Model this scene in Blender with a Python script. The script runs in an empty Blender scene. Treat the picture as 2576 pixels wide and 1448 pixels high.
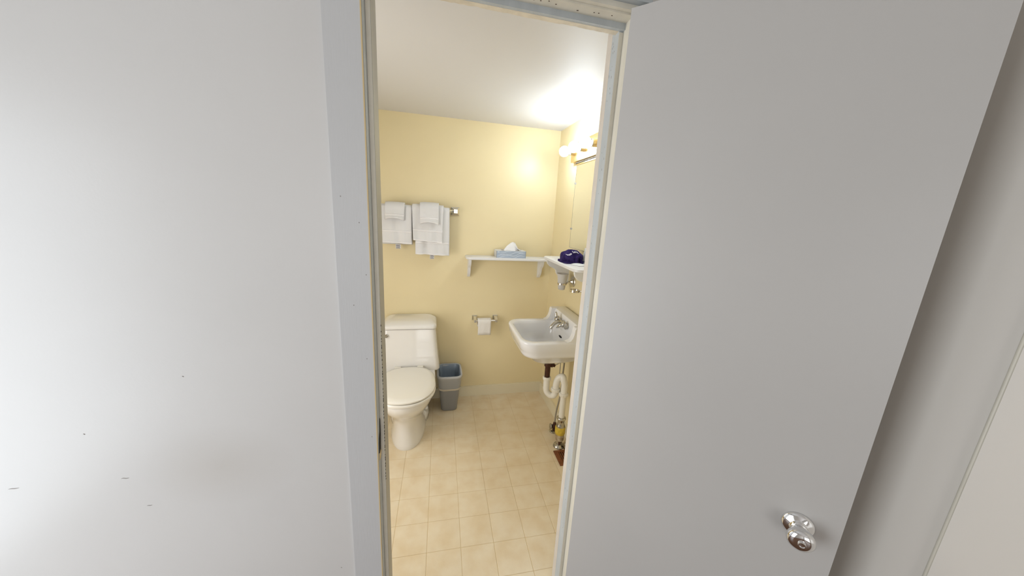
import bpy, bmesh, math, random
from mathutils import Vector, Matrix, noise
random.seed(7)
S = bpy.context.scene
C = S.collection
PI = math.pi
W_, H_ = 2576, 1448

# ---------------------------------------------------------------- camera
F_PX, YAW, PITCH, ROLL = 824.9, 0.2331, -0.2197, 0.0572
fw = Vector((math.sin(YAW)*math.cos(PITCH), math.cos(YAW)*math.cos(PITCH), math.sin(PITCH)))
rt = Vector((math.cos(YAW), -math.sin(YAW), 0)); up = rt.cross(fw)
rt2 = rt*math.cos(ROLL)+up*math.sin(ROLL); up2 = -rt*math.sin(ROLL)+up*math.cos(ROLL)
cam_d = bpy.data.cameras.new('camera'); cam = bpy.data.objects.new('camera', cam_d); C.objects.link(cam)
cam_d.sensor_width = 36; cam_d.lens = 36*F_PX/W_; cam_d.clip_start = 0.02
M = Matrix.Identity(4)
for i in range(3):
    M[i][0] = rt2[i]; M[i][1] = up2[i]; M[i][2] = -fw[i]
M[2][3] = 1.5
cam.matrix_world = M
S.camera = cam

# ---------------------------------------------------------------- light
S.view_settings.view_transform = 'Standard'; S.view_settings.look = 'None'
S.view_settings.gamma = 1; S.view_settings.use_curve_mapping = False
S.view_settings.exposure = 0.0
wd = bpy.data.worlds.new('sky'); S.world = wd; wd.use_nodes = True
wd.node_tree.nodes['Background'].inputs[0].default_value = (.80, .90, 1.0, 1)
wd.node_tree.nodes['Background'].inputs[1].default_value = 1.0
BULB_POWER = 62.0
def area(name, loc, rot, sx, sy, power, col):
    l = bpy.data.lights.new(name, 'AREA'); l.shape = 'RECTANGLE'; l.size = sx; l.size_y = sy
    l.energy = power; l.color = col
    o = bpy.data.objects.new(name, l); C.objects.link(o); o.location = loc; o.rotation_euler = rot
    return o
# daylight entering by the window openings of the outer room (left wall and rear wall)
area('window_and_fill_light', (-1.66, .08, .96), (0, -PI/2, 0), 1.7, 1.1, 20.5, (.87, .935, 1.0))
area('window_and_fill_light', (-.4, -3.36, 1.15), (PI/2, 0, 0), 1.9, 1.7, 23, (1.0, .97, .93))
# fill light added to brighten the bathroom, set in a made-up window
area('window_and_fill_light', (-.935, 1.36, 1.05), (0, -PI/2, 0), 1.2, .6, 11.5, (1.0, .97, .95))

# ---------------------------------------------------------------- materials
MATS = {}
def lin(c):
    return tuple(((v/255)/12.92 if v/255 <= .04045 else ((v/255+.055)/1.055)**2.4) for v in c)
def mat(name, col, rough=.5, metal=0, bump=0, bscale=200, var=0, vscale=6, coat=0, spec=.5, trans=0, alpha=1, ior=1.45, emit=None, detail=3, sss=0, col2=None, stretch=None, world=False):
    if name in MATS: return MATS[name]
    m = bpy.data.materials.new(name); m.use_nodes = True; nt = m.node_tree; b = nt.nodes['Principled BSDF']
    b.inputs['Base Color'].default_value = (*col, 1); b.inputs['Roughness'].default_value = rough
    b.inputs['Metallic'].default_value = metal; b.inputs['Coat Weight'].default_value = coat
    b.inputs['Coat Roughness'].default_value = .08
    b.inputs['Specular IOR Level'].default_value = spec; b.inputs['Transmission Weight'].default_value = trans
    b.inputs['Alpha'].default_value = alpha; b.inputs['IOR'].default_value = ior
    tc = nt.nodes.new('ShaderNodeTexCoord'); src = nt.nodes.new('ShaderNodeNewGeometry').outputs['Position'] if world else tc.outputs['Object']
    if stretch:
        mp = nt.nodes.new('ShaderNodeMapping'); mp.inputs['Scale'].default_value = stretch
        nt.links.new(src, mp.inputs['Vector']); src = mp.outputs[0]
    if var:
        n = nt.nodes.new('ShaderNodeTexNoise'); n.inputs['Scale'].default_value = vscale; n.inputs['Detail'].default_value = detail
        nt.links.new(src, n.inputs['Vector'])
        mx = nt.nodes.new('ShaderNodeMix'); mx.data_type = 'RGBA'
        c2 = col2 or tuple(c*(1-var) for c in col)
        mx.inputs[6].default_value = (*col, 1); mx.inputs[7].default_value = (*c2, 1)
        rp = nt.nodes.new('ShaderNodeMapRange'); rp.inputs[1].default_value = .35; rp.inputs[2].default_value = .68
        nt.links.new(n.outputs['Fac'], rp.inputs[0]); nt.links.new(rp.outputs[0], mx.inputs[0])
        nt.links.new(mx.outputs[2], b.inputs['Base Color'])
    if bump:
        n2 = nt.nodes.new('ShaderNodeTexNoise'); n2.inputs['Scale'].default_value = bscale; n2.inputs['Detail'].default_value = 2
        nt.links.new(src, n2.inputs['Vector'])
        bp = nt.nodes.new('ShaderNodeBump'); bp.inputs['Strength'].default_value = bump; bp.inputs['Distance'].default_value = .002
        nt.links.new(n2.outputs['Fac'], bp.inputs['Height']); nt.links.new(bp.outputs[0], b.inputs['Normal'])
    if emit:
        b.inputs['Emission Color'].default_value = (*emit[0], 1); b.inputs['Emission Strength'].default_value = emit[1]
    MATS[name] = m
    return m
hall_paint = mat('hall_paint', (.70, .68, .655), .33, bump=.06, bscale=160, spec=.5, var=.03, vscale=3)
casing_paint = mat('casing_paint', (.60, .595, .59), .38, bump=.12, bscale=90, stretch=(4, 4, .25), spec=.5)
dimmed_door_paint = mat('dimmed_door_paint', (.52, .50, .475), .36, bump=.04, bscale=120, var=.03, vscale=2)  # wall paint made greyer, shade on the leaf put into its colour
trim_paint = mat('trim_paint', (.70, .66, .56), .42, bump=.06, bscale=60, var=.10, vscale=25, stretch=(1, 1, .3))
trim_grey = mat('trim_grey', (.47, .50, .51), .42, bump=.06, bscale=60, var=.10, vscale=30, stretch=(1, 1, .3))
stop_paint = mat('stop_paint', (.42, .40, .345), .42, bump=.06, bscale=60, var=.12, vscale=25, stretch=(1, 1, .3))
bath_paint = mat('bath_paint', (.82, .705, .435), .34, bump=.05, bscale=110, var=.02, vscale=4)
bath_ceil = mat('bath_ceiling_paint', (.69, .68, .675), .55, bump=.05, bscale=80)
base_paint = mat('baseboard_paint', (.80, .735, .55), .38, bump=.03, bscale=60)
tile_mat = mat('vinyl_tile', (.82, .71, .52), .36, bump=.12, bscale=260, var=.5, vscale=11, detail=5, col2=(.75, .61, .40), world=True)
joint_mat = mat('vinyl_joint', (.70, .56, .33), .5)
china = mat('vitreous_china', (.82, .80, .76), .10, coat=.5)
china_w = mat('white_enamel', (.82, .815, .81), .10, coat=.6)
seat_mat = mat('toilet_seat_plastic', (.83, .80, .72), .16, coat=.3)
chrome = mat('chrome', (.80, .80, .80), .08, metal=1)
chrome_old = mat('chrome_worn', (.60, .57, .50), .22, metal=1, var=.35, vscale=60)
faucet_m = mat('faucet_chrome', (.56, .54, .50), .12, metal=1)
nickel = mat('brushed_nickel', (.62, .58, .50), .22, metal=1)
brass = mat('polished_brass', (.80, .62, .32), .32, metal=1)
white_w = mat('white_shelf_paint', (.80, .80, .80), .30, bump=.03, bscale=50)
terry = mat('white_terry', (.86, .86, .87), .95, bump=.9, bscale=900, spec=.1)
terry_band = mat('towel_band', (.84, .83, .84), .85, bump=.2, bscale=500, spec=.1)
tag_mat = mat('care_tag', (.80, .80, .80), .7)
print_dark = mat('tag_print', (.16, .15, .16), .8)
bin_mat = mat('grey_bin_plastic', (.27, .275, .28), .42, bump=.03, bscale=300)
liner_mat = mat('clear_bin_liner', (.80, .82, .84), .22, alpha=.34, bump=.5, bscale=45)
bag_mat = mat('blue_bag_inside', (.34, .42, .52), .12, alpha=.75, bump=.6, bscale=45)
pvc = mat('white_pvc', (.80, .77, .68), .35)
rust = mat('rusty_brass_pipe', (.085, .032, .016), .55, metal=.4, var=.5, vscale=60, bump=.4, bscale=120)
steel = mat('braided_steel', (.42, .40, .35), .42, metal=.7, bump=.4, bscale=700)
register_mat = mat('brown_register', (.25, .085, .03), .45, var=.4, vscale=50)
dark = mat('dark_gap', (.012, .010, .009), .8)
yellow_tape = mat('yellow_sealant', (.72, .52, .06), .5, var=.25, vscale=40)
stained = mat('stained_plaster', (.66, .58, .42), .7, var=.6, vscale=45, col2=(.30, .19, .09))
blue_print = mat('carton_blue', (.42, .50, .61), .45, var=.1, vscale=14)
carton_w = mat('carton_white', (.74, .75, .76), .5)
carton_edge = mat('carton_edge', (.16, .19, .23), .5)
wave_w = mat('carton_wave', (.74, .80, .86), .45)
tissue_m = mat('tissue', (.86, .85, .85), .9, spec=.1)
paper_m = mat('toilet_paper', (.82, .79, .74), .95, bump=.3, bscale=300, spec=.1)
card = mat('card_core', (.45, .33, .2), .9)
navy = mat('navy_terry', (.020, .012, .070), .95, bump=.9, bscale=700, var=.5, vscale=40, col2=(.055, .036, .15), spec=.1)
thread = mat('white_thread', (.82, .80, .86), .8)
soap_m = mat('soap_wrapper', (.84, .84, .82), .4)
tube_m = mat('tube_white', (.80, .82, .80), .3)
cap_m = mat('tube_cap', (.17, .19, .25), .4)
frost = mat('frosted_plastic', (.88, .86, .83), .35, trans=.45, ior=1.15)
mirror_m = mat('mirror_glass', (.90, .91, .90), .01, metal=1)
mir_edge = mat('mirror_edge', (.15, .15, .14), .3)
clear_clip = mat('clear_clip', (.85, .85, .85), .1, trans=.6)
bulb_m = mat('lit_bulb', (1, 1, 1), .3, emit=((.77, .88, 1.0), BULB_POWER))
hall_floor = mat('hall_floor_wood', (.16, .075, .035), .35, var=.4, vscale=9, stretch=(1, 8, 1))
hall_ceil = mat('hall_ceiling_paint', (.80, .79, .78), .7)
scuff = mat('scuff', (.32, .29, .27), .7)
glass_m = mat('window_glass', (1, 1, 1), .0, trans=1.0, ior=1.01)

# ---------------------------------------------------------------- mesh helpers
def obj(name, bm, m, parent=None, smooth=False, loc=None, bevel=0, segs=2, auto=None):
    if bevel:
        bmesh.ops.bevel(bm, geom=[e for e in bm.edges if len(e.link_faces) == 2 and e.calc_face_angle(0) > .5],
                        offset=bevel, segments=segs, affect='EDGES', profile=.5)
    bmesh.ops.recalc_face_normals(bm, faces=bm.faces[:])
    me = bpy.data.meshes.new(name); bm.to_mesh(me); bm.free()
    if m: me.materials.append(m)
    if smooth:
        for p in me.polygons: p.use_smooth = True
        if auto: me.set_sharp_from_angle(angle=math.radians(auto))
    o = bpy.data.objects.new(name, me); C.objects.link(o)
    if loc: o.location = loc
    if parent: o.parent = parent
    return o
def thing(name, label, cat, loc=(0, 0, 0), rz=0, group=None):
    o = bpy.data.objects.new(name, None); C.objects.link(o); o.empty_display_size = .05
    o.location = loc; o.rotation_euler = (0, 0, rz); o['label'] = label; o['category'] = cat
    if group: o['group'] = group
    return o
def tag(o, label, cat, group=None):
    o['label'] = label; o['category'] = cat
    if group: o['group'] = group
    return o
def struct(o, label, cat=None):
    o['kind'] = 'structure'; o['label'] = label
    if cat: o['category'] = cat
    return o
def BM(): return bmesh.new()
def box(bm, x0, x1, y0, y1, z0, z1):
    v = [bm.verts.new((x, y, z)) for x in (x0, x1) for y in (y0, y1) for z in (z0, z1)]
    for f in ((0, 1, 3, 2), (4, 6, 7, 5), (0, 4, 5, 1), (2, 3, 7, 6), (0, 2, 6, 4), (1, 5, 7, 3)):
        bm.faces.new([v[i] for i in f])
    return bm
def loft(bm, rings, cap0=True, cap1=True, closed=True):
    R = [[bm.verts.new(p) for p in r] for r in rings]
    n = len(R[0])
    for a, b in zip(R, R[1:]):
        for i in range(n if closed else n-1):
            j = (i+1) % n
            bm.faces.new((a[i], a[j], b[j], b[i]))
    if cap0: bm.faces.new(R[0][::-1])
    if cap1: bm.faces.new(R[-1])
    return bm
def frame_of(d):
    d = Vector(d).normalized(); a = Vector((0, 0, 1)) if abs(d.z) < .9 else Vector((1, 0, 0))
    u = d.cross(a).normalized(); return u, d.cross(u).normalized(), d
def lathe(bm, prof, o=(0, 0, 0), d=(0, 0, 1), n=24, cap0=True, cap1=True):
    u, v, w = frame_of(d); o = Vector(o)
    return loft(bm, [[tuple(o+w*h+(u*math.cos(2*PI*k/n)+v*math.sin(2*PI*k/n))*max(r, 1e-4)) for k in range(n)] for r, h in prof], cap0, cap1)
def tube(bm, pts, r, n=12, caps=True):
    P = [Vector(p) for p in pts]; rs = r if isinstance(r, (list, tuple)) else [r]*len(P)
    rings = []; up0 = None
    for i, p in enumerate(P):
        d = (P[min(i+1, len(P)-1)]-P[max(i-1, 0)]).normalized()
        if up0 is None: u, v, _ = frame_of(d)
        else:
            u = (up0-d*up0.dot(d)).normalized(); v = d.cross(u).normalized()
        up0 = u
        rings.append([tuple(p+(u*math.cos(2*PI*k/n)+v*math.sin(2*PI*k/n))*rs[i]) for k in range(n)])
    return loft(bm, rings, caps, caps)
def smooth_path(pts, k=6):
    P = [Vector(p) for p in pts]; out = []
    for i in range(len(P)-1):
        p0 = P[max(i-1, 0)]; p1 = P[i]; p2 = P[i+1]; p3 = P[min(i+2, len(P)-1)]
        for t in range(k):
            t /= k
            out.append(.5*((2*p1)+(p2-p0)*t+(2*p0-5*p1+4*p2-p3)*t*t+(3*p1-p0-3*p2+p3)*t**3))
    out.append(P[-1]); return out
def prism(bm, outline, axis, a, b):
    def pt(p, t):
        return {'x': (t, p[0], p[1]), 'y': (p[0], t, p[1]), 'z': (p[0], p[1], t)}[axis]
    A = [bm.verts.new(pt(p, a)) for p in outline]; B = [bm.verts.new(pt(p, b)) for p in outline]
    n = len(A)
    for i in range(n):
        j = (i+1) % n; bm.faces.new((A[i], A[j], B[j], B[i]))
    bm.faces.new(A[::-1]); bm.faces.new(B)
    return bm
def rrect(x0, x1, y0, y1, z, r, k=6):
    """rounded rectangle; r = radius or radii at (x1,y1),(x0,y1),(x0,y0),(x1,y0)"""
    rr = r if isinstance(r, (list, tuple)) else [r]*4
    out = []
    for (cx, cy, sx, sy, a0), q in zip(((x1, y1, -1, -1, 0), (x0, y1, 1, -1, 90), (x0, y0, 1, 1, 180), (x1, y0, -1, 1, 270)), rr):
        for i in range(k+1):
            a = math.radians(a0+90*i/k)
            out.append((cx+sx*q+q*math.cos(a), cy+sy*q+q*math.sin(a), z))
    return out

# ================================================================= SETTING
def wall_with_hole(bm, axis, p0, p1, a0, a1, z0, z1, h):
    a, b, c, d_ = h
    for (u0, u1, w0, w1) in ((a0, a, z0, z1), (b, a1, z0, z1), (a, b, z0, c), (a, b, d_, z1)):
        if axis == 'x': box(bm, p0, p1, u0, u1, w0, w1)
        else: box(bm, u0, u1, p0, p1, w0, w1)
    return bm

SC = .86   # doorway size
D, YB, XR, ZC = 1.025*SC, 2.4985, .9007, 2.1247
XL, XJ, ZH = -.186*SC, .567*SC, 1.5+.594*SC     # clear jamb faces, head soffit
JD = 1.150*SC; JH = 1.085*SC; OL = -.24*SC; OR_ = XJ+.03
FX0 = -1.7; HX = 1.0; HY0 = -3.4; HZ = 2.42
# bathroom shell
struct(obj('wall_back', box(BM(), -1.05, XR+.12, YB, YB+.1, -.05, ZC+.1), bath_paint), 'cream yellow bathroom wall behind toilet and towel bar', 'wall')
struct(obj('wall_right', box(BM(), XR, XR+.1, JD, YB, -.05, ZC+.1), bath_paint), 'cream yellow bathroom wall carrying sink and mirror', 'wall')
struct(obj('wall_left', wall_with_hole(BM(), 'x', -1.05, -.95, JD, YB, -.05, ZC+.1, (1.04, 1.68, .42, 1.68)), bath_paint), 'cream yellow bathroom wall beyond the toilet', 'wall')  # opening cut for the added fill window
struct(obj('ceiling', box(BM(), -1.05, XR+.1, JH+.0005, YB+.1, ZC, ZC+.1), bath_ceil), 'smooth white bathroom ceiling', 'ceiling')
fl = struct(obj('floor', box(BM(), -1.05, XR+.1, D-.02, YB+.1, -.05, -.0012), joint_mat), 'beige vinyl tile bathroom floor', 'floor')
# six-inch vinyl tiles
T = .1522; TR = .0145
ca, sa = math.cos(TR), math.sin(TR)
tb = BM(); loft(tb, [rrect(0, T-.0022, 0, T-.0022, -.0018, .003, 2), rrect(0, T-.0022, 0, T-.0022, -.0005, .003, 2), rrect(.0012, T-.0034, .0012, T-.0034, 0, .003, 2)], False, True)
tile0 = obj('tile', tb, tile_mat, fl); first = True
for i in range(-9, 6):
    for j in range(-5, 8):
        x = .274+i*T*ca+j*T*sa; y = 1.514-i*T*sa+j*T*ca
        if x < -.95 or x > XR-.004 or y < D-.02 or y > YB-.004: continue
        t = tile0 if first else tile0.copy()
        if not first: C.objects.link(t); t.parent = fl
        first = False
        t.location = (x+.0011, y+.0011, 0); t.rotation_euler = (0, 0, -TR)
struct(obj('baseboard_back', box(BM(), -.95, XR, YB-.014, YB, 0, .088), base_paint, bevel=.004), 'cream painted baseboard along the bathroom wall behind the bin', 'baseboard')
struct(obj('baseboard_right', box(BM(), XR-.014, XR, JD, YB-.014, 0, .088), base_paint, bevel=.004), 'cream painted baseboard under the sink', 'baseboard')

# partition between outer room and bathroom
wf = struct(obj('wall_front', box(BM(), FX0, OL, D+.007, JD, -.05, HZ), hall_paint), 'pale grey painted wall left of the bathroom doorway', 'wall')
struct(obj('wall_front', box(BM(), OR_, HX+.1, D+.007, JD, -.05, HZ), hall_paint), 'pale grey painted wall behind the open door hinge', 'wall')
struct(obj('wall_front', box(BM(), OL, OR_, D+.007, JH, ZH+.02, HZ), hall_paint), 'pale grey painted wall above the bathroom doorway', 'wall')
# faint beige stain on the left wall
stm = hall_paint.copy(); stm.name = 'hall_paint_stained'; nt = stm.node_tree; wf.data.materials[0] = stm
bs = nt.nodes['Principled BSDF']; src = bs.inputs['Base Color'].links[0].from_socket
tc = nt.nodes.new('ShaderNodeTexCoord'); mp = nt.nodes.new('ShaderNodeMapping'); mp.vector_type = 'POINT'
mp.inputs['Location'].default_value = (.553*5.5, 0, -.807*8); mp.inputs['Scale'].default_value = (5.5, 0, 8)
nz = nt.nodes.new('ShaderNodeTexNoise'); nz.inputs['Scale'].default_value = 9
ad = nt.nodes.new('ShaderNodeMix'); ad.data_type = 'VECTOR'; ad.inputs[0].default_value = .12
gr = nt.nodes.new('ShaderNodeTexGradient'); gr.gradient_type = 'SPHERICAL'
ma = nt.nodes.new('ShaderNodeMath'); ma.operation = 'MULTIPLY'; ma.inputs[1].default_value = .55; ma.use_clamp = True
mx = nt.nodes.new('ShaderNodeMix'); mx.data_type = 'RGBA'; mx.inputs[7].default_value = (.58, .545, .50, 1)
nt.links.new(tc.outputs['Object'], mp.inputs['Vector']); nt.links.new(tc.outputs['Object'], nz.inputs['Vector'])
nt.links.new(mp.outputs[0], gr.inputs[0]); nt.links.new(gr.outputs['Fac'], ma.inputs[0])
nt.links.new(ma.outputs[0], mx.inputs[0]); nt.links.new(src, mx.inputs[6]); nt.links.new(mx.outputs[2], bs.inputs['Base Color'])
nt.nodes.remove(ad); nt.nodes.remove(nz)
# worn marks on the left wall
def mark(x, z, dx, dz, ang, m=scuff):
    b = BM(); n = 10; top = []; bot = []
    for i in range(n+1):
        s = i/n; w = dz*math.sin(PI*s)**.7
        px = (s-.5)*dx; pz = .35*dz*math.sin(s*7)
        top.append((px, pz+w/2)); bot.append((px, pz-w/2-.00005))
    c, s_ = math.cos(ang), math.sin(ang)
    x *= SC; z = 1.5+(z-1.5)*SC
    prism(b, [(x+p[0]*c-p[1]*s_, z+p[0]*s_+p[1]*c) for p in top+bot[::-1]], 'y', D+.0064, D+.0072)
    return obj('scuff_mark', b, m, wf)
mark(-.883, .686, .017, .0018, -.02); mark(-1.13, .689, .02, .0016, .05); mark(-.84, .583, .012, .0016, .1)
for x, z in ((-.328, .224), (-.70, 1.0), (-.95, .84)): mark(x, z, .003, .0024, .3)
def dots(parent, spots, y0, y1):
    for x, z in spots:
        x *= SC; b = BM(); prism(b, [(x+.0012*math.cos(a*1.05), z+.0016*math.sin(a*1.05)) for a in range(6)], 'y', y0, y1); obj('paint_nick', b, scuff, parent)

# casing boards and jambs
cs = struct(obj('trim_1', box(BM(), -.2805*SC, XL-.0035, D, D+.02, 0, ZH+.09), casing_paint, bevel=.0022), 'flat grey painted casing board left of the bathroom doorway', 'door casing')
dots(cs, ((-.26, 1.52), (-.215, 1.46), (-.24, 1.25), (-.202, 1.33), (-.21, 1.1), (-.205, .86)), D-.0004, D+.0003)
hc = struct(obj('trim_2', box(BM(), XL-.0035, XJ+.03, D-.012, D+.02, ZH+.004, ZH+.10), trim_paint, bevel=.002), 'cream painted head casing above the bathroom doorway', 'door casing')
obj('back_band', box(BM(), .34, XJ+.03, D-.030, D-.012, ZH+.016, ZH+.10), trim_grey, hc, bevel=.002)
lj = struct(obj('trim_3', box(BM(), XL-.024, XL, D+.001, JD, 0, ZH), trim_grey, bevel=.001), 'worn grey jamb of the bathroom doorway with torn strike hole', 'door jamb')
obj('edge_bead', box(BM(), XL-.004, XL-.0012, D-.0012, D+.004, 0, ZH), mat('bare_wood_edge', (.66, .50, .26), .6), lj)
ST0 = D+.037
obj('stop', box(BM(), XL, XL+.0115, ST0, JD, 0, ZH-.001), stop_paint, lj, bevel=.0016)
obj('stop_face', box(BM(), XL+.0004, XL+.0108, ST0-.0012, ST0+.001, 0, ZH-.018), mat('lightened_cream', (.86, .81, .70), .4, var=.06, vscale=25), lj)  # cream lightened in place of light that the recess keeps off
# peeling dark seam between stop and jamb, torn strike hole
sb = BM()
for k in range(46):
    z = .68+k*.011+random.uniform(-.004, .004); h = random.uniform(.002, .007)
    box(sb, XL+.0104, XL+.0121, ST0-.0006, ST0+random.uniform(.0012, .003), z, z+h)
s_ = obj('peeling_seam', sb, dark, lj); s_['kind'] = 'stuff'
hb = BM(); hz = .838
prism(hb, [(D+.006, hz-.04), (D+.018, hz-.045), (D+.030, hz-.035), (D+.035, hz), (D+.034, hz+.05), (D+.030, hz+.06), (D+.022, hz+.02), (D+.010, hz+.005)], 'x', XL-.0005, XL+.0016)
obj('strike_hole', hb, dark, lj)
hb = BM(); prism(hb, [(D+.004, hz-.062), (D+.02, hz-.066), (D+.034, hz-.05), (D+.022, hz-.04), (D+.008, hz-.044)], 'x', XL-.0005, XL+.0022)
obj('bare_wood_chip', hb, mat('bare_wood_edge', (.66, .50, .26), .6), lj)
rj = struct(obj('trim_4', box(BM(), XJ, XJ+.024, D+.001, JD, 0, ZH), trim_paint, bevel=.001), 'cream jamb of the bathroom doorway on the hinge side', 'door jamb')
ST1 = 1.079*SC
st = obj('stop', box(BM(), XJ-.0125, XJ, ST1, JD-.026, 0, ZH-.001), trim_grey, rj, bevel=.0016)
obj('stop_face', box(BM(), XJ-.012, XJ-.0006, ST1-.0014, ST1+.001, 0, ZH-.018), trim_paint, rj)
obj('jamb_edge', box(BM(), XJ-.0128, XJ, JD-.0262, JD+.001, 0, ZH+.016), mat('jamb_edge_paint', (.62, .56, .49), .45, var=.08, vscale=20), rj, bevel=.001)
sb = BM()
for k in range(40):
    z = random.uniform(.3, 2.0); y = random.uniform(ST1+.004, JD-.03); box(sb, XJ-.0129, XJ-.0122, y, y+.0012, z, z+random.uniform(.001, .007))
s_ = obj('paint_nick', sb, scuff, rj); s_['kind'] = 'stuff'
hj = struct(obj('trim_5', box(BM(), XL-.024, XJ+.024, D+.001, JH, ZH, ZH+.03), trim_paint, bevel=.001), 'cream head jamb of the bathroom doorway with grey stop and ragged seam edge', 'door jamb')
obj('stop', box(BM(), XL, XJ, ST0, ST0+.012, ZH-.015, ZH), trim_grey, hj, bevel=.001)
# ragged strip under the stop, a mesh seam artefact given shape
rb = BM(); edge = []; n = 130
for i in range(n+1):
    x = XL+(XJ-XL)*i/n
    edge.append((x, ST0+.029+.004*noise.noise((x*16, 3, 0))+.0030*noise.noise((x*60, 0, 5))+.0018*noise.noise((x*190, 9, 1))))
prism(rb, [(XL, ST0+.011)]+edge+[(XJ, ST0+.011)], 'z', ZH-.0155, ZH-.006)
obj('ragged_seam_strip', rb, mat('ragged_seam_cream', (.74, .66, .52), .6, var=.15, vscale=40), hj)
sb = BM()
for k in range(9):
    x = random.uniform(.2, XJ-.03); y = random.uniform(D+.006, ST0-.006); prism(sb, [(x+.002*math.cos(a), y+.0014*math.sin(a)) for a in range(6)], 'z', ZH-.0004, ZH+.0003)
s_ = obj('rust_spot', sb, rust, hj); s_['kind'] = 'stuff'

# outer room shell (seen in reflections, carries the windows)
struct(obj('wall_hall_right', box(BM(), HX, HX+.1, HY0, D+.007, -.05, HZ), mat('lightened_wall_paint', (.76, .71, .64), .33, bump=.05, bscale=160)), 'pale painted side wall behind the open door', 'wall')  # wall colour lightened and warmed to stand in for missing light
ht = struct(obj('trim_6', box(BM(), HX-.010, HX+.002, -.55, .322, 0, 2.2), MATS['lightened_wall_paint'], bevel=.003), 'flat board with a beaded edge on the side wall by the open door', 'panel trim')
obj('bead', tube(BM(), [(HX-.006, .325, 0), (HX-.006, .325, 2.2)], .004, 8), trim_paint, ht, smooth=True)
struct(obj('wall_hall_left', wall_with_hole(BM(), 'x', FX0-.1, FX0, HY0, D+.007, -.05, HZ, (-.5, .66, .1, 1.9)), hall_paint), 'pale painted outer room wall with a window', 'wall')
struct(obj('wall_hall_back', wall_with_hole(BM(), 'y', HY0-.1, HY0, FX0, HX, -.05, HZ, (-1.5, .5, .25, 2.05)), hall_paint), 'pale painted outer room rear wall with a window', 'wall')
struct(obj('ceiling_hall', box(BM(), FX0-.1, HX+.1, HY0-.1, D+.007, HZ, HZ+.1), hall_ceil), 'white outer room ceiling', 'ceiling')
struct(obj('floor_hall', box(BM(), FX0-.1, HX+.1, HY0-.1, D-.02, -.05, 0), hall_floor), 'brown wooden outer room floor', 'floor')
def window(name, axis, p, a, b, z0, z1, label):
    m = BM(); t = .05
    segs = [(a, b, z0, z0+t), (a, b, z1-t, z1), (a, a+t, z0, z1), (b-t, b, z0, z1), (a, b, (z0+z1)/2-.02, (z0+z1)/2+.02), ((a+b)/2-.02, (a+b)/2+.02, z0, z1)]
    for u0, u1, w0, w1 in segs:
        if axis == 'x': box(m, p-.09, p-.05, u0, u1, w0, w1)
        else: box(m, u0, u1, p-.09, p-.05, w0, w1)
    return struct(obj(name, m, white_w), label, 'window')
window('window_1', 'x', FX0, -.5, .66, .1, 1.9, 'white framed window in the outer room side wall')
window('fill_window', 'x', -.95+.02, 1.04, 1.68, .42, 1.68, 'unseen window added to the bathroom left wall for fill light')  # invented opening, frames the added bathroom fill light
window('window_2', 'y', HY0, -1.5, .5, .25, 2.05, 'white framed window in the outer room rear wall')

# door leaf, opened towards the outer room
TH = math.radians(133); DW = .612
dr = thing('door_1', 'flat pale grey door standing open with chrome privacy knob', 'door', (XJ, D-.003, 0), TH); dr['kind'] = 'structure'
obj('leaf', box(BM(), -DW, -.002, 0, .035, .012, 2.009), dimmed_door_paint, dr, bevel=.0015)
for z in (.25, 1.05, 1.85): obj('hinge', tube(BM(), [(.003, -.004, z-.045), (.003, -.004, z+.045)], .006, 10), chrome_old, dr)
KX, KZ = -.540, .829
def knob(sgn, y):
    k = obj('door_knob', lathe(BM(), [(.0105, .004), (.0105, .020), (.012, .026), (.018, .030), (.0235, .036), (.0262, .044), (.0258, .050), (.022, .055), (.015, .0585), (.0085, .0595)], (KX, y, KZ), (0, sgn, 0), 40), chrome, dr, smooth=True)
    obj('rosette', lathe(BM(), [(.0310, 0), (.0312, .002), (.030, .0045), (.026, .008), (.0185, .011), (.0165, .0125), (.0155, .017), (.0125, .0185), (.011, .0175)], (KX, y, KZ), (0, sgn, 0), 40), chrome, k, smooth=True)
    obj('lock_button', lathe(BM(), [(.0075, .057), (.0075, .0625), (.0065, .0645), (.0052, .0645), (.0048, .0625), (.001, .0622)], (KX, y, KZ), (0, sgn, 0), 28), chrome, k, smooth=True, auto=35)
knob(1, .035); knob(-1, 0)
obj('latch_plate', box(BM(), -DW-.001, -DW+.001, .007, .028, KZ-.028, KZ+.028), chrome, dr)

# ================================================================= TOILET
tl = thing('toilet', 'cream white toilet with closed lid beside the grey bin', 'toilet', (-.182, 2.2, 0))
def egg(z, hw, yf, yb, sq=2.0, n=48, yc=None):
    """egg outline, front at yf (towards the door), back at yb"""
    yc = yc if yc is not None else yf+(yb-yf)*.47
    out = []
    for i in range(n):
        a = 2*PI*i/n; c, s = math.cos(a), math.sin(a)
        e = 2.0/(sq if s > 0 else 2.15)
        x = hw*math.copysign(abs(c)**e, c)
        y = yc+(yb-yc if s > 0 else yc-yf)*math.copysign(abs(s)**e, s)
        out.append((x, y, z))
    return out
b = BM()
loft(b, [egg(0, .112, -.305, .24, 3), egg(.012, .114, -.307, .242, 3), egg(.03, .110, -.303, .24, 3), egg(.10, .101, -.288, .235, 3), egg(.17, .104, -.292, .235, 3),
         egg(.215, .117, -.315, .235, 3), egg(.26, .142, -.360, .235, 3), egg(.30, .164, -.402, .235, 3), egg(.34, .177, -.430, .235, 3),
         egg(.372, .181, -.440, .235, 3), egg(.384, .179, -.438, .233, 3)])
obj('bowl', b, china, tl, smooth=True, auto=50)
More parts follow.
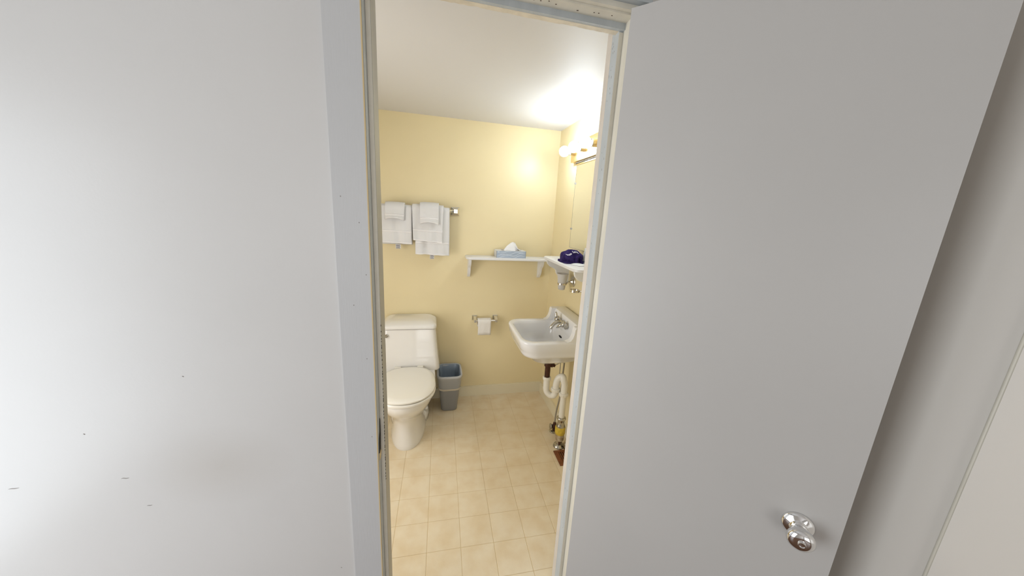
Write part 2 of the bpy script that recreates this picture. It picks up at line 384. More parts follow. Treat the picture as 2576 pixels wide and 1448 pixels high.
# side foot flange with bolt cap
ft = obj('foot_flange', loft(BM(), [egg(0, .133, -.08, .245, 2.6), egg(.035, .133, -.08, .245, 2.6), egg(.075, .126, -.06, .243, 2.6), egg(.10, .105, -.04, .24, 2.6)]), china, tl, smooth=True)
for s in (-1, 1):
    obj('bolt_cap', lathe(BM(), [(.016, 0), (.016, .008), (.013, .017), (.006, .021), (.001, .022)], (s*.112, .02, .082), (s*.35, 0, 1), 16), china, ft, smooth=True)
se = obj('seat', loft(BM(), [egg(.387, .176, -.438, .0, 2.6), egg(.390, .183, -.446, .002, 2.6), egg(.400, .184, -.447, .002, 2.6), egg(.405, .180, -.443, 0, 2.6)]), seat_mat, tl, smooth=True, auto=50)
obj('seat_lid', loft(BM(), [egg(.408, .176, -.438, .012, 2.6), egg(.411, .181, -.443, .014, 2.6), egg(.419, .181, -.443, .014, 2.6), egg(.424, .175, -.436, .01, 2.6), egg(.427, .150, -.40, -.01, 2.6), egg(.428, .05, -.25, -.1, 2.6)]), seat_mat, tl, smooth=True, auto=50)
for s in (-1, 1):
    obj('lid_hinge', tube(BM(), [(s*.075-.02, .02, .412), (s*.075+.02, .02, .412)], .011, 12), seat_mat, tl, smooth=True, auto=50)
def tk(z, hw, yf, yb, r): return rrect(-hw, hw, yf, yb, z, r, 6)
obj('tank', loft(BM(), [tk(.376, .20, .035, .288, .03), tk(.380, .208, .027, .29, .035), tk(.388, .210, .025, .29, .035), tk(.48, .198, .045, .29, .035), tk(.58, .188, .062, .29, .035), tk(.672, .180, .076, .29, .035)]), china, tl, smooth=True, auto=50)
obj('tank_lid', loft(BM(), [tk(.675, .178, .076, .290, .03), tk(.678, .186, .068, .292, .034), tk(.692, .187, .067, .292, .034), tk(.702, .184, .071, .292, .034), tk(.711, .174, .085, .291, .036), tk(.719, .160, .106, .290, .04), tk(.7235, .150, .122, .288, .04), tk(.7245, .135, .140, .286, .04)]), china, tl, smooth=True, auto=50)
lv = obj('flush_lever', lathe(BM(), [(.011, 0), (.011, .006), (.007, .009), (.006, .016)], (-.150, .068, .635), (0, -1, 0), 16), chrome_old, tl, smooth=True)
obj('lever_arm', box(BM(), -.192, -.144, .048, .054, .628, .641), chrome_old, lv, bevel=.002)

# ================================================================= BIN
bn = thing('waste_bin', 'grey plastic waste bin with clear liner between toilet and baseboard', 'waste bin', (.103, 2.365, 0))
def br(z, o=0):
    t = z/.30; hx = .060+.026*t+o; hy = .070+.040*t+o
    return rrect(-hx, hx, -hy, hy, z, .030+.010*t+max(o, -.02), 6)
obj('body', loft(BM(), [br(0, -.004), br(.005), br(.15), br(.292), br(.30, .002), br(.30, -.003), br(.15, -.003), br(.008, -.004)]), bin_mat, bn, smooth=True, auto=50)
obj('rim', loft(BM(), [br(.286, .001), br(.284, .005), br(.292, .0075), br(.303, .007), br(.306, .003), br(.303, -.004), br(.29, -.0045)], False, False), mat('grey_bin_rim', (.55, .56, .57), .4), bn, smooth=True)
def wr(ring, amp, sc, seed):
    out = []
    for x, y, z in ring:
        k = 1+amp*noise.noise((x*sc, y*sc, z*sc+seed))
        out.append((x*k, y*k, z+amp*.04*noise.noise((x*30, y*30, seed))))
    return out
ln = obj('liner', loft(BM(), [wr(br(.188, .0045), .03, 40, 1), wr(br(.193, .007), .03, 40, 1), wr(br(.20, .0055), .03, 40, 1), wr(br(.235, .006), .05, 45, 2), wr(br(.27, .0075), .03, 45, 2), br(.29, .0095), br(.307, .009), br(.3095, .003), br(.304, -.006)], False, False), liner_mat, bn, smooth=True)
obj('liner_hem', loft(BM(), [wr(br(.184, .0052), .03, 40, 1), wr(br(.188, .0078), .03, 40, 1), wr(br(.197, .0078), .03, 40, 1), wr(br(.201, .0062), .03, 40, 1)], False, False), mat('liner_hem', (.72, .66, .55), .35, alpha=.75), ln, smooth=True)
obj('liner_inside', loft(BM(), [br(.306, -.005), wr(br(.285, -.009), 0.15, 45, 3), wr(br(.25, -.012), 0.27, 40, 4), wr(br(.20, -.014), 0.33, 38, 5), wr(br(.14, -.016), 0.36, 35, 6), wr(br(.09, -.020), .2, 35, 7), wr(br(.06, -.035), .2, 35, 8)], False, True), bag_mat, ln, smooth=True)

# ================================================================= SINK
sk = thing('sink', 'white wall-hung enamel sink with chrome faucet below the mirror', 'sink', (.9, 1.862, .8))
def sr(x0, x1, hy, z, rf, rb=.008): return rrect(x0-.9, x1-.9, -hy, hy, z-.8, (rb, rf, rf, rb), 8)
XW = .899
basin = obj('basin', loft(BM(), [
    sr(.66, .765, .045, .603, .03, .03), sr(.62, .80, .09, .612, .05, .05), sr(.575, .85, .14, .645, .06, .05), sr(.535, XW, .17, .690, .07),
    sr(.505, XW, .200, .699, .08), sr(.493, XW, .212, .706, .088), sr(.486, XW, .219, .722, .09), sr(.483, XW, .2215, .743, .09), sr(.4755, XW, .2275, .751, .09),
    sr(.472, XW, .229, .78, .09), sr(.468, XW, .231, .796, .09), sr(.471, XW, .229, .803, .088), sr(.478, XW, .224, .806, .084),
    sr(.490, .800, .190, .805, .074, .03), sr(.497, .793, .184, .800, .070, .03), sr(.502, .790, .180, .785, .07, .035), sr(.512, .785, .172, .73, .07, .045),
    sr(.525, .775, .160, .69, .075, .06), sr(.55, .75, .135, .668, .08, .07), sr(.61, .74, .07, .66, .06, .06), sr(.66, .72, .025, .657, .025, .025)]), china_w, sk, smooth=True, auto=60)
lp = []
for q in [(XW, .72), (XW, .884), (.890, .890), (.818, .892), (.806, .889), (.800, .880), (.797, .85), (.795, .82), (.793, .806), (.7905, .79), (.795, .765)]: lp.append((q[0]-.9, q[1]-.8))
obj('splash_ledge', prism(BM(), lp, 'y', -.190, .190), china_w, sk, smooth=True, auto=40)
def cheek(s):
    pr = [(XW, .78), (XW, .884), (.890, .890), (.790, .892), (.779, .889), (.773, .880), (.7705, .856), (.764, .832), (.752, .814), (.733, .806), (.71, .803), (.71, .78)]
    m = BM(); prism(m, [(x-.9, z-.8) for x, z in pr], 'y', s*.186, s*.2275)
    obj('ledge_end', m, china_w, sk, smooth=True, auto=40, bevel=.004)
cheek(-1); cheek(1)
ob = BM(); prism(ob, [(.016+.022*math.cos(a*PI/8), -.052+.0060*math.sin(a*PI/8)) for a in range(16)], 'x', -.1175, -.104)
obj('overflow_slot', ob, dark, sk)
obj('drain_ring', lathe(BM(), [(.022, 0), (.021, .003), (.012, .002), (.001, .001)], (-.21, 0, -.1425), (0, 0, 1), 24), chrome, sk, smooth=True)
# faucet on the sloping ledge front, axis tilted towards the basin
fc = obj('faucet', box(BM(), -.120, -.100, -.062, .062, .030, .052), faucet_m, sk, bevel=.006, smooth=True, auto=40)
obj('faucet_hub', lathe(BM(), [(.019, 0), (.019, .012), (.016, .022), (.011, .026), (.001, .027)], (-.108, 0, .042), (-.9, 0, .42), 24), faucet_m, fc, smooth=True)
sp = smooth_path([(-.118, 0, .046), (-.140, 0, .054), (-.165, 0, .046), (-.186, 0, .024), (-.192, 0, .010)], 5)
obj('spout', tube(BM(), sp, [.013-.003*i/(len(sp)-1) for i in range(len(sp))], 14), faucet_m, fc, smooth=True, auto=50)
def handle(y, lever):
    h = obj('handle', lathe(BM(), [(.021, 0), (.022, .004), (.018, .010), (.014, .016), (.019, .021), (.021, .030), (.018, .038), (.010, .043), (.001, .044)], (-.108, y, .042), (-.85, 0, .53), 24), faucet_m, fc, smooth=True)
    lv = Vector(lever); base = Vector((-.112, y, .042))+Vector((-.85, 0, .53)).normalized()*.030
    obj('lever', tube(BM(), [base, base+lv*.4, base+lv*.8, base+lv], [.012, .0105, .0075, .003], 12), faucet_m, h, smooth=True)
handle(.056, (-.004, .004, .046)); handle(-.056, (-.030, .022, -.030))

# drain pipes under the sink
pt = thing('drain_trap', 'white plastic sink drain trap with brown tailpiece and chrome floor coupling', 'drain pipe', (.809, 1.79, 0))
ox, oy = .809, 1.79
def L(x, y, z): return (x-ox, y-oy, z)
dx_, dy_ = .712, 1.862
tp_ = obj('tailpiece', tube(BM(), [L(dx_, dy_, .605), L(dx_, dy_, .59), L(dx_, dy_, .589), L(dx_, dy_, .555), L(dx_, dy_, .554), L(dx_, dy_, .46)], [.030, .030, .024, .024, .0175, .0175], 16), rust, pt, smooth=True, auto=40)
obj('popup_nut', tube(BM(), [L(dx_+.012, dy_, .562), L(dx_+.030, dy_-.004, .560), L(dx_+.031, dy_-.004, .560), L(dx_+.046, dy_-.008, .556)], [.014, .017, .012, .010], 8), rust, tp_)
obj('lift_rod', tube(BM(), [L(dx_+.04, dy_-.008, .556), L(dx_+.075, dy_-.01, .575), L(dx_+.082, dy_-.01, .572), L(dx_+.082, dy_-.01, .46)], .0028, 8), steel, tp_)
def nut(p, r, h, d=(0, 0, 1), par=None):
    m = BM(); n = 48; u, v, w = frame_of(d); o = Vector(p); rings = []
    for rr_, hh in ((r*.92, -h/2), (r, -h/2+.003), (r, h/2-.003), (r*.9, h/2)):
        rings.append([tuple(o+w*hh+(u*math.cos(2*PI*k/n)+v*math.sin(2*PI*k/n))*(rr_*(1+.035*math.cos(k*PI*2/n*14)))) for k in range(n)])
    loft(m, rings); return obj('slip_nut', m, pvc, par or pt, smooth=True, auto=40)
nut(L(dx_, dy_, .468), .026, .022)
jx, jy = .765, 1.826      # rising leg of the trap
obj('trap_bend', tube(BM(), smooth_path([L(dx_, dy_, .465), L(dx_, dy_, .40), L(dx_+.006, dy_-.004, .372), L(dx_+.026, dy_-.016, .352), L(dx_+.046, dy_-.028, .356), L(jx, jy, .378), L(jx, jy, .40)], 5), .0205, 16), pvc, pt, smooth=True, auto=60)
nut(L(jx, jy, .402), .030, .022)
obj('return_bend', tube(BM(), smooth_path([L(jx, jy, .40), L(jx+.002, jy-.001, .45), L(jx+.012, jy-.006, .485), L(jx+.032, jy-.018, .50), L(ox-.008, oy+.006, .485), L(ox, oy, .45), L(ox, oy, .385)], 6), .0215, 16), pvc, pt, smooth=True, auto=60)
nut(L(ox, oy, .385), .030, .022)
obj('down_pipe', tube(BM(), [(0, 0, .385), (0, 0, .21)], .0195, 16), pvc, pt, smooth=True, auto=60)
obj('chrome_coupling', lathe(BM(), [(.021, .222), (.029, .218), (.031, .210), (.026, .200), (.0225, .190), (.022, .175), (.027, .165), (.030, .158), (.030, .152), (.022, .150)], (0, 0, 0), (0, 0, 1), 24), chrome_old, pt, smooth=True, auto=60)
obj('sealant_band', lathe(BM(), [(.031, .152), (.034, .146), (.034, .105), (.031, .098)], (0, 0, 0), (0, 0, 1), 20), yellow_tape, pt, smooth=True, auto=50)
obj('stained_sleeve', lathe(BM(), [(.030, .100), (.030, .058), (.028, .052), (.018, .052)], (0, 0, 0), (0, 0, 1), 20), stained, pt, smooth=True, auto=50)
obj('floor_flange', lathe(BM(), [(.020, .055), (.020, .020), (.034, .012), (.038, .002), (.038, 0)], (0, 0, 0), (0, 0, 1), 24), chrome_old, pt, smooth=True, auto=50)

def supply(name, label, base, pts, hdir):
    t = thing(name, label, 'water supply', base, group=None)
    bx, by, bz = base
    obj('hose', tube(BM(), smooth_path([(x-bx, y-by, z-bz) for x, y, z in pts], 6), .0058, 10), steel, t, smooth=True)
    v = obj('stop_valve', lathe(BM(), [(.013, 0), (.013, .02), (.017, .024), (.017, .044), (.012, .05), (.010, .066), (.006, .070)], (0, 0, .004), (0, 0, 1), 16), rust, t, smooth=True, auto=40)
    h = Vector(hdir)
    obj('valve_stem', tube(BM(), [(0, 0, .036), h*.026+Vector((0, 0, .036))], .008, 10), rust, v)
    obj('valve_handle', lathe(BM(), [(.008, 0), (.019, .003), (.021, .008), (.019, .013), (.007, .015)], h*.024+Vector((0, 0, .036)), h, 16), chrome_old, v, smooth=True, auto=40)
    obj('escutcheon', lathe(BM(), [(.036, 0), (.036, .004), (.026, .010), (.014, .013)], (0, 0, 0), (0, 0, 1), 24), chrome_old, t, smooth=True, auto=40)
    return t
supply('supply_hose', 'grey supply hose with rusty stop valve behind the white drain trap', (.832, 1.945, 0), [(.832, 1.945, .068), (.834, 1.94, .16), (.845, 1.925, .30), (.848, 1.92, .48), (.852, 1.915, .688)], (-.85, .1, .12))
supply('supply_hose', 'grey supply hose nearest the door frame side of the drain trap', (.868, 1.757, 0), [(.868, 1.757, .068), (.872, 1.765, .2), (.876, 1.785, .42), (.874, 1.80, .60), (.868, 1.81, .688)], (-.6, -.6, .1))

# floor register
rg = thing('floor_register', 'brown metal floor register beside the drain pipe', 'floor vent', (.755, 1.615, 0))
m = BM()
for a in ((0, .125, 0, .018), (0, .125, .112, .13), (0, .028, .018, .112), (.10, .125, .018, .112)): box(m, a[0], a[1], a[2], a[3], -.0005, .006)
obj('register_frame', m, register_mat, rg)
obj('register_well', box(BM(), .026, .102, .016, .114, -.0004, .0008), dark, rg)
for k in range(5): obj('louver', box(BM(), .032+k*.014, .040+k*.014, .016, .114, .0008, .0042), register_mat, rg)

# ================================================================= TOILET PAPER
th = thing('paper_holder', 'chrome toilet paper holder on the wall beside the sink', 'paper holder', (.382, YB, .685))
def sqpost(xc, s, par, zc=0, depth=.065, end=.032):
    m = BM()
    def sq(h, y): return [(xc-h, y, zc+h), (xc+h, y, zc+h), (xc+h, y, zc-h), (xc-h, y, zc-h)]
    loft(m, [sq(s, -.0005), sq(s, -.005), sq(s*.90, -.009), sq(s*.58, -.017), sq(s*.55, -.0175)])
    p = obj('wall_plate', m, chrome, par, bevel=.0015)
    return p
for s in (-1, 1):
    p = sqpost(s*.083, .021, th)
    m = BM(); xc = s*.083
    def q(hx, z0, z1, y): return [(xc-hx, y, z1), (xc+hx, y, z1), (xc+hx, y, z0), (xc-hx, y, z0)]
    loft(m, [q(.012, -.014, .014, -.012), q(.010, -.018, .010, -.04), q(.009, -.022, .002, -.066), q(.008, -.020, .0, -.074)])
    obj('arm', m, chrome, p, bevel=.001)
obj('roller', tube(BM(), [(-.078, -.064, -.010), (.078, -.064, -.010)], .0085, 16), chrome, th, smooth=True, auto=50)
tp = thing('toilet_paper_roll', 'white toilet paper roll with loose sheet hanging on chrome holder', 'toilet paper', (.368, YB-.064, .675))
m = BM(); lathe(m, [(.020, -.051), (.033, -.051), (.034, -.050), (.034, .050), (.033, .051), (.020, .051)], (0, 0, -.010), (1, 0, 0), 36, False, False)
obj('roll', m, paper_m, tp, smooth=True, auto=40)
obj('core', lathe(BM(), [(.020, -.0505), (.019, -.0505), (.019, .0505), (.020, .0505)], (0, 0, -.010), (1, 0, 0), 24, False, False), card, tp, smooth=True)
m = BM(); rows = []
prof = [(-.0342*math.cos(a), -.010+.0342*math.sin(a)) for a in [1.2, .9, .6, .3, 0]]+[(-.0345, -.03), (-.0345, -.055), (-.034, -.08), (-.0335, -.104)]
rings = [[(-.050+.1*i/8, y-.0008-.0012*math.sin(i*1.3+j*.5), z) for i in range(9)] for j, (y, z) in enumerate(prof)]
loft(m, rings, False, False, False)
o = obj('loose_sheet', m, paper_m, tp, smooth=True); md = o.modifiers.new('thick', 'SOLIDIFY'); md.thickness = .0006

# ================================================================= TOWELS
bar_y, bar_z = YB-.066, 1.500
tbr = thing('towel_bar', 'chrome towel bar with square wall plate above the toilet', 'towel bar', (-.19, YB, bar_z))
for x in (.323, -.335):
    p = sqpost(x, .031, tbr, 0)
    m = BM()
    def q(h, y, z=0): return [(x-h, y, z+h), (x+h, y, z+h), (x+h, y, z-h), (x-h, y, z-h)]
    loft(m, [q(.019, -.010), q(.013, -.035), q(.0125, -.062), q(.0125, -.078)]); obj('post', m, chrome, p, bevel=.002)
obj('bar', tube(BM(), [(-.335, -.066, 0), (.323, -.066, 0)], .0095, 20), chrome, tbr, smooth=True)
def towel(name, label, x0, x1, lay, zf, zb, seed, taper=0, bulge=0, tilt=0, band=True, tags=None, th=.010, wav=.006, xshift=0, arch=0):
    """cloth folded over the bar; lay = radius of the fold, zf / zb = front / back hem height"""
    xc = (x0+x1)/2; hw = (x1-x0)/2
    t = thing(name, label, 'towel', (xc, bar_y, bar_z), group=None)
    path = []
    nb = 10
    for i in range(nb): path.append(('b', lay, zb-bar_z+(0-(zb-bar_z))*i/nb))
    na = 10
    for i in range(na+1):
        a = PI*i/na; path.append(('t', lay*math.cos(a), lay*math.sin(a)*1.05))
    nf = 26
    for i in range(1, nf+1): path.append(('f', -lay, (zf-bar_z)*i/nf))
    NX = 24; rings = []
    for k, y, z in path:
        row = []
        for i in range(NX+1):
            s = i/NX*2-1
            dn = max(0, -z)/.3 if k == 'f' else 0
            x = hw*s*(1-taper*dn*3)+xshift*dn
            w = wav*dn*(math.sin(s*5.2+seed)+.6*math.sin(s*9.7+seed*2.3+z*9))
            yy = y+(w if k == 'f' else 0)
            if k == 'f': yy -= .002*noise.noise((s*2.2, z*9, seed))
            if k == 'f': yy -= bulge*(max(0, -z)/(bar_z-zf))**1.5*(1-s*s)
            zz = z+(tilt*s*dn if k != 't' else 0)-.003*abs(s)**3*(1 if k == 't' else 0)
            if k == 'f': zz += arch*(max(0, -z)/(bar_z-zf))**2*(1-s*s)
            if k == 'f': zz += .003*dn*noise.noise((s*3, seed, 1))
            row.append((x, yy, zz))
        rings.append(row)
    m = BM(); loft(m, rings, False, False, False)
    o = obj('cloth', m, terry, t, smooth=True); md = o.modifiers.new('thick', 'SOLIDIFY'); md.thickness = th; md.offset = 0
    # woven band and stitched hem on the front fall, following the cloth
    def strip(nm, za, zb_, lift, mt):
        rr_ = []
        for zq in [za+(zb_-za)*j/3 for j in range(4)]:
            f = (zq)/(zf-bar_z)*nf; f = max(0, min(nf-1e-3, f-1)) ; j0 = int(f); fr = f-j0
            base0 = rings[nb+na+1+j0]; base1 = rings[min(nb+na+1+j0+1, len(rings)-1)]
            rr_.append([tuple(Vector(p)*(1-fr)+Vector(q_)*fr+Vector((0, -th/2-lift, 0))) for p, q_ in zip(base0, base1)])
        mm = BM(); loft(mm, rr_, False, False, False)
        oo = obj(nm, mm, mt, t, smooth=True); d_ = oo.modifiers.new('thick', 'SOLIDIFY'); d_.thickness = .0016; d_.offset = 0
    hgt = zf-bar_z
    if band:
        zb1 = hgt+min(.080, -hgt*.32)
        strip('woven_band', zb1, zb1+.012, .0006, terry_band)
        strip('hem', hgt*.999, hgt+.011, .0004, terry_band)
    if tags:
        tx, tz, tw, thh = tags
        g = obj('care_tag', box(BM(), tx-tw/2, tx+tw/2, -.004, -.003, tz-thh, tz), tag_mat, t)
        for j in range(5):
            obj('tag_line', box(BM(), tx-tw*.42, tx+tw*(.42-.1*(j % 2)), -.0048, -.004, tz-thh*(.18+.18*j)-.0016, tz-thh*(.18+.18*j)+.0016), print_dark, g)
    return t
towel('hand_towel', 'white hand towel on the bar directly above the toilet tank', -.372, -.166, .021, 1.262, 1.252, 1.0, .01, .004, -.004, tags=(.008, -.246, .034, .032), xshift=.002, wav=.009)
towel('washcloth', 'small white washcloth over the towel above the toilet tank', -.338, -.212, .036, 1.420, 1.406, 2.0, .04, .030, -.010, xshift=-.010, arch=.014, th=.008, wav=.001)
towel('bath_towel', 'long white bath towel hanging lowest beside the chrome wall plate', -.142, .090, .018, 1.186, 1.192, 3.1, -.005, .0, -.004, tags=(-.004, -.305, .030, .040), wav=.008)
towel('hand_towel', 'white hand towel layered over the long bath towel', -.164, .048, .031, 1.280, 1.284, 4.4, .03, .0, -.012, wav=.008)
towel('washcloth', 'small white washcloth on top of the layered bath and hand towels', -.112, .016, .046, 1.402, 1.390, 5.2, .03, .024, -.008, tags=(-.03, -.104, .03, .008), th=.008, wav=.001, xshift=.002, arch=.014)

# ================================================================= SHELVES
def bracket(m, depth, h, axis, pos, w, wall, sgn):
    """corbel profile: outward distance o from the wall, z down from 0"""
    pr = [(0, 0), (depth, 0), (depth, -.012), (depth*.96, -.030), (depth*.84, -.048), (depth*.66, -.060), (depth*.58, -.072), (depth*.56, -.09), (depth*.46, -.112), (depth*.30, -.130), (depth*.14, -h), (0, -h)]
    return pr
s1 = thing('wall_shelf', 'narrow white painted shelf above the toilet paper carrying the tissue box', 'shelf', (.54, YB, 1.183))
b_ = loft(BM(), [rrect(-.328, .305, -.132, -.0005, z, (.004, .004, .05, .01), 8) if 0 else rrect(-.328+i_, .305, -.134+i_, -.0005, z, (.004, .004, .045, .012), 8) for z, i_ in ((-.020, .005), (-.017, .001), (-.010, 0), (-.003, .001), (0, .005))])
obj('board', b_, white_w, s1, smooth=True, auto=40)
for x in (-.298, .262):
    m = BM(); pr = bracket(None, .105, .145, 0, 0, 0, 0, 0)
    prism(m, [(-o_-.0005, z-.020) for o_, z in pr], 'x', x-.010, x+.010)
    obj('bracket', m, white_w, s1, bevel=.003, smooth=True, auto=30)
s2 = thing('wall_shelf', 'white painted shelf under the mirror carrying the dark blue cloth', 'shelf', (XR, 1.88, 1.235))
b_ = loft(BM(), [rrect(-.180+i_, -.0005, -.282+i_, .282-i_, z, (.004, .025, .045, .004), 8) for z, i_ in ((-.020, .005), (-.017, .001), (-.010, 0), (-.003, .001), (0, .005))])
obj('board', b_, white_w, s2, smooth=True, auto=40)
for y in (.235, -.235):
    m = BM(); pr = bracket(None, .165, .165, 0, 0, 0, 0, 0)
    prism(m, [(-o_-.0005, z-.020) for o_, z in pr], 'y', y-.010, y+.010)
    obj('bracket', m, white_w, s2, bevel=.003, smooth=True, auto=30)

# tissue box
tb_ = thing('tissue_box', 'pale blue wave patterned tissue box on the narrow shelf', 'tissue box', (.545, 2.432, 1.1835))
hx, hy, hh = .112, .052, .052
obj('carton', box(BM(), -hx, hx, -hy, hy, 0, hh), carton_w, tb_, bevel=.001)
obj('front_print', box(BM(), -hx+.002, hx-.002, -hy-.0004, -hy+.0005, .001, hh-.001), blue_print, tb_)
for s in (-1, 1): obj('carton_fold', box(BM(), s*(hx-.0008)-.0012, s*(hx-.0008)+.0012, -hy-.0006, -hy+.001, 0, hh), carton_edge, tb_)
m = BM()
def wave(xa, xb, z0, amp, ph, sl):
    n = 24; A = []; B = []
    for i in range(n+1):
        s = i/n; x = xa+(xb-xa)*s; z = z0+amp*math.sin(s*2*PI*(xb-xa)/.13+ph)+sl*s
        w = .0011*(.35+math.sin(PI*s))
        z = max(.002, min(hh-.002, z)); A.append((x, min(hh-.0012, z+w))); B.append((x, max(.0012, z-w)))
    prism(m, A+B[::-1], 'y', -hy-.0008, -hy)
wave(-.085, .0, .040, .0045, -2.2, .010); wave(-.035, .10, .027, .008, -1.9, .012); wave(-.108, -.05, .012, .006, -.4, .012)
wave(-.09, .105, .010, .010, -.6, .026); wave(.015, .106, .003, .008, -.9, .012); wave(.045, .106, .036, .006, 1.2, .004); wave(-.09, -.02, .003, .006, -.6, .010)
obj('wave_print', m, wave_w, tb_)
obj('logo_patch', box(BM(), -.104, -.090, -hy-.0008, -hy, hh-.012, hh-.007), wave_w, tb_, bevel=.0015)
obj('opening', prism(BM(), [(.072*math.cos(a*PI/12), .022*math.sin(a*PI/12)) for a in range(24)], 'z', hh-.001, hh+.0006), dark, tb_)
m = BM(); n = 40; rings = []
for j in range(9):
    s = j/8; row = []
    for i in range(n):
        a = 2*PI*i/n
        k = (1-s)**.8
        rx = .058*k+.012*(1-k); ry = .020*k+.004
        cx = .002+.020*s
        r_ = 1+.16*noise.noise((math.cos(a)*2.2, math.sin(a)*2.2, s*2+3))+.10*math.cos(5*a+s*4)*(1-s)
        row.append((cx+rx*math.cos(a)*r_, ry*math.sin(a)*r_, hh-.002+.060*s**.9+.010*s*noise.noise((a, s, 2))))
    rings.append(row)
loft(m, rings, False, True); obj('tissue', m, tissue_m, tb_, smooth=True)
m = BM(); rings = []
for j in range(6):
    s = j/5
    rings.append([(.028+.052*s+.004*math.sin(i), -.020+.005*i+.004*s*math.sin(i*2), hh+.004+(.030*(1-s)**1.6)+.003*math.sin(i*1.4+s*5)) for i in range(9)])
loft(m, rings, False, False, False); o = obj('tissue_corner', m, tissue_m, tb_, smooth=True); md = o.modifiers.new('t', 'SOLIDIFY'); md.thickness = .0008

# folded navy cloth with white lettering
nv = thing('folded_cloth', 'dark navy cloth with white stitched lettering on the shelf under the mirror', 'cloth', (.803, 1.868, 1.2355))
def crown(s, seed):
    return 1+.10*noise.noise((s*3, seed, 1))
m = BM(); rings = []
# dome of folded cloth: rows across y (towards the room), profile in x/z
for j in range(15):
    v = j/14*2-1
    row = []
    hgt = .073*(1-abs(v)**2.6)**.55+.004; wx = .060*(1-abs(v)**3)**.5+.006
    for i in range(22):
        a = PI*i/21
        c, s = math.cos(a), math.sin(a)
        k = 1+.09*noise.noise((c*2.2, v*2.4, s*2.2+4))+.05*math.cos(6*a+v*5)
        row.append((-wx*c*k, v*.074*(.96+.06*s), hgt*(s**.62)*k))
    rings.append(row)
loft(m, rings, False, False, False)
# close the ends and underside
m.verts.ensure_lookup_table()
for r_ in (0, 14):
    try: m.faces.new([m.verts[r_*22+i] for i in range(22)])
    except Exception: pass
for j in range(14):
    a, b2, c2, d2 = m.verts[j*22], m.verts[(j+1)*22], m.verts[(j+1)*22+21], m.verts[j*22+21]
    try: m.faces.new((a, b2, c2, d2))
    except Exception: pass
cl_ = obj('cloth_body', m, navy, nv, smooth=True)
# stitched white lettering: two short unreadable script words over the crown
def on_cloth(v, a, lift=.0016):
    hgt = .073*(1-abs(v)**2.6)**.55+.004; wx = .060*(1-abs(v)**3)**.5+.006
    c, s = math.cos(a), math.sin(a)
    k = 1+.09*noise.noise((c*2.2, v*2.4, s*2.2+4))+.05*math.cos(6*a+v*5)
    return (-wx*c*k-lift*c, v*.074*(.96+.06*s), hgt*(s**.62)*k+lift)
for aa, ab, nl in ((.62, 1.18, 5), (1.32, 1.95, 4)):
    pts = []
    for i in range(nl*10+1):
        q_ = i/(nl*10); ph = q_*nl*2*PI
        pts.append(on_cloth(-.66+.060*math.sin(ph)+(.07 if i < 7 else 0), aa+(ab-aa)*q_+.03*math.cos(ph), .0022))
    obj('stitched_word', tube(BM(), pts, .0015, 6), thread, nv, smooth=True)
# rolled fold at the end facing the door
m = BM(); tube(m, smooth_path([(.012, -.064, .002), (.004, -.076, .022), (.004, -.080, .038), (.020, -.078, .046), (.032, -.074, .030), (.038, -.070, .004)], 5), .0085, 12)
obj('end_fold', m, navy, nv, smooth=True)
obj('under_fold', loft(BM(), [rrect(-.064, .058, -.072, .070, z, .02, 5) for z in (0, .006, .011)]), navy, nv, smooth=True, auto=40)

# soap sachet and toiletry tube on the same shelf
sp_ = obj('soap_sachet', loft(BM(), [rrect(-.030, .030, -.036, .036, 0, .004, 3), rrect(-.031, .031, -.038, .038, .002, .004, 3), rrect(-.022, .022, -.026, .026, .008, .010, 3), rrect(-.010, .010, -.012, .012, .0095, .006, 3)]), soap_m, None, smooth=True, auto=50, loc=(.803, 1.752, 1.2355))
sp_.rotation_euler = (0, 0, .35)
tag(sp_, 'flat white soap packet lying beside the dark blue cloth', 'soap')
ps = obj('paper_slip', box(BM(), -.022, .022, -.016, .016, 0, .0012), carton_w, None, loc=(.775, 2.0, 1.2355)); ps.rotation_euler = (0, 0, .5)
tag(ps, 'small white paper slip on the shelf near the corner', 'paper')
tt = thing('toiletry_tube', 'small white toiletry tube standing on its dark cap under the mirror', 'toiletry', (.880, 1.838, 1.2355))
obj('tube_cap', lathe(BM(), [(.010, 0), (.0115, .001), (.0115, .014), (.010, .016)], (0, 0, 0), (0, 0, 1), 20), cap_m, tt, smooth=True, auto=40)
def ell(z, a, b_2): return [(a*math.cos(2*PI*i/24), b_2*math.sin(2*PI*i/24), z) for i in range(24)]
obj('tube_body', loft(BM(), [ell(.016, .010, .010), ell(.020, .0125, .0125), ell(.05, .012, .013), ell(.078, .004, .015), ell(.086, .0012, .0155), ell(.092, .0012, .0155)]), tube_m, tt, smooth=True, auto=50)

# ================================================================= TUMBLER + RINGS
hd = thing('tumbler_holder', 'chrome tumbler holder with round wall plate under the mirror shelf', 'cup holder', (XR, 2.015, 1.083))
ros = [(.036, .0005), (.036, .004), (.031, .007), (.030, .010), (.022, .012), (.021, .015), (.014, .018), (.010, .024), (.007, .026)]
obj('wall_plate', lathe(BM(), ros, (0, 0, 0), (-1, 0, 0), 32), nickel, hd, smooth=True, auto=50)
rc = Vector((-.078, .010, -.016))
obj('arm', tube(BM(), smooth_path([(-.022, 0, 0), (-.034, 0, -.001), (-.044, .004, -.010), (-.048, .006, -.016)], 4), .005, 10), nickel, hd, smooth=True)
obj('ring', lathe(BM(), [(.0285, -.006), (.0310, -.006), (.0310, .006), (.0285, .006), (.0285, -.006)], rc, (0, 0, 1), 32, False, False), nickel, hd, smooth=True, auto=40)
tu = thing('tumbler', 'frosted white plastic tumbler held in the chrome ring', 'cup', (XR+rc.x, 2.015+rc.y, 1.083+rc.z-.040))
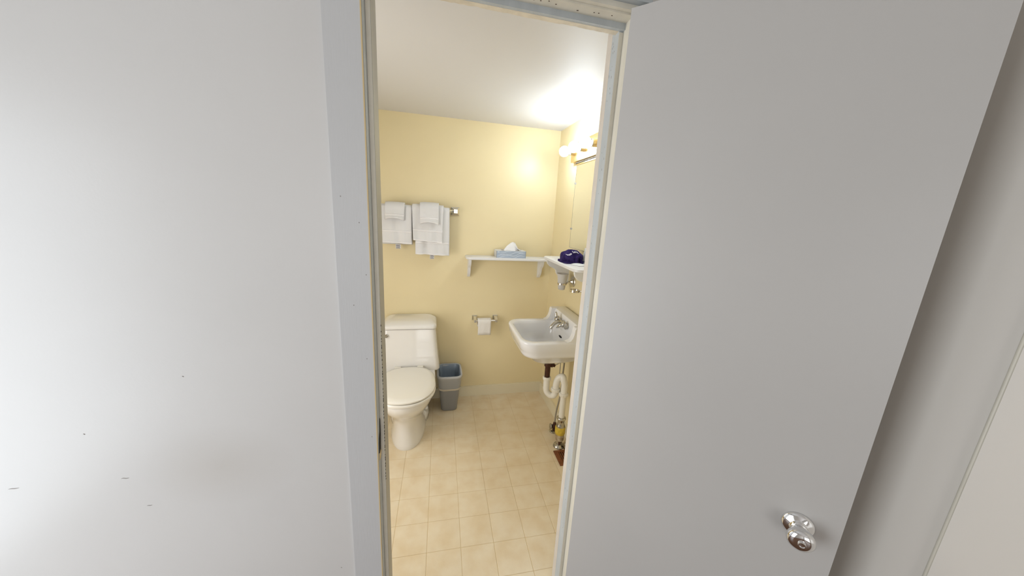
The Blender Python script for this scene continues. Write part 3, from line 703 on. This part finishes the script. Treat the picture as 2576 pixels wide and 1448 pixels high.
obj('cup', lathe(BM(), [(.001, 0), (.020, 0), (.0225, .002), (.0275, .040), (.0335, .086), (.0365, .106), (.0375, .107), (.0362, .108), (.0350, .106), (.0322, .086), (.026, .042), (.0212, .005), (.001, .004)], (0, 0, 0), (0, 0, 1), 36, False, False), frost, tu, smooth=True)
obj('cup_rim', lathe(BM(), [(.0350, .104), (.0378, .104), (.0386, .1065), (.0378, .109), (.0352, .109), (.0350, .104)], (0, 0, 0), (0, 0, 1), 36, False, False), frost, tu, smooth=True)
sh = thing('ring_holder', 'empty chrome ring holder below the tumbler plate', 'ring holder', (XR, 1.815, 1.072))
obj('wall_plate', lathe(BM(), ros, (0, -.03, .004), (-1, 0, 0), 32), nickel, sh, smooth=True, auto=50)
obj('ring', lathe(BM(), [(.0265, -.007), (.0292, -.007), (.0292, .007), (.0265, .007), (.0265, -.007)], (-.076, 0, -.004), (0, 0, 1), 32, False, False), nickel, sh, smooth=True, auto=40)
obj('arm', tube(BM(), smooth_path([(-.02, -.03, .004), (-.036, -.028, .003), (-.046, -.020, -.003), (-.052, -.014, -.004)], 4), .005, 10), nickel, sh, smooth=True)

# ================================================================= MIRROR + LIGHT BAR
mr = thing('mirror', 'frameless wall mirror with clear clips above the sink', 'mirror', (XR, 1.86, 1.304))
obj('glass', box(BM(), -.0055, -.0005, -.268, .268, 0, .545), mirror_m, mr)
m = BM()
for a in ((-.2695, -.268), (.268, .2695)): box(m, -.006, -.0005, a[0], a[1], 0, .545)
box(m, -.006, -.0005, -.2695, .2695, -.0015, 0)
obj('edge', m, mir_edge, mr)
for z in (.125, .42):
    for s in (-1, 1): obj('clip', box(BM(), -.0095, -.0005, s*.268-.008, s*.268+.008, z-.006, z+.006), clear_clip, mr, bevel=.002)
tc_ = obj('top_channel', box(BM(), -.012, -.0005, -.272, .272, .534, .541), brass, mr)
obj('channel_groove', box(BM(), -.0125, -.0115, -.272, .272, .541, .545), dark, tc_)
obj('channel_lip', box(BM(), -.014, -.0005, -.272, .272, .545, .551), white_w, tc_)
vb = thing('vanity_light', 'brass vanity light bar with three lit globe bulbs above the mirror', 'light fixture', (XR, 1.97, 1.915))
obj('back_plate', box(BM(), -.030, -.0005, -.205, .212, -.058, .056), brass, vb, bevel=.002)
for y in (.158, .004, -.150):
    so = obj('socket', lathe(BM(), [(.021, .0), (.021, .022), (.0205, .030), (.019, .032)], (-.030, y, 0), (-1, 0, 0), 28), brass, vb, smooth=True, auto=40)
    obj('socket_ring', lathe(BM(), [(.0225, .030), (.0225, .034), (.019, .035), (.0145, .034)], (-.030, y, 0), (-1, 0, 0), 28), chrome, so, smooth=True, auto=40)
    bu = obj('bulb', lathe(BM(), [(.0325*math.sin(a), .040+.0315+.0325*(-math.cos(a))) for a in [.42+(PI-.42)*i/16 for i in range(17)]], (-.030, y, 0), (-1, 0, 0), 32), bulb_m, vb, smooth=True)
    obj('bulb_neck', lathe(BM(), [(.0130, .030), (.0130, .043)], (-.030, y, 0), (-1, 0, 0), 20), china_w, bu, smooth=True)
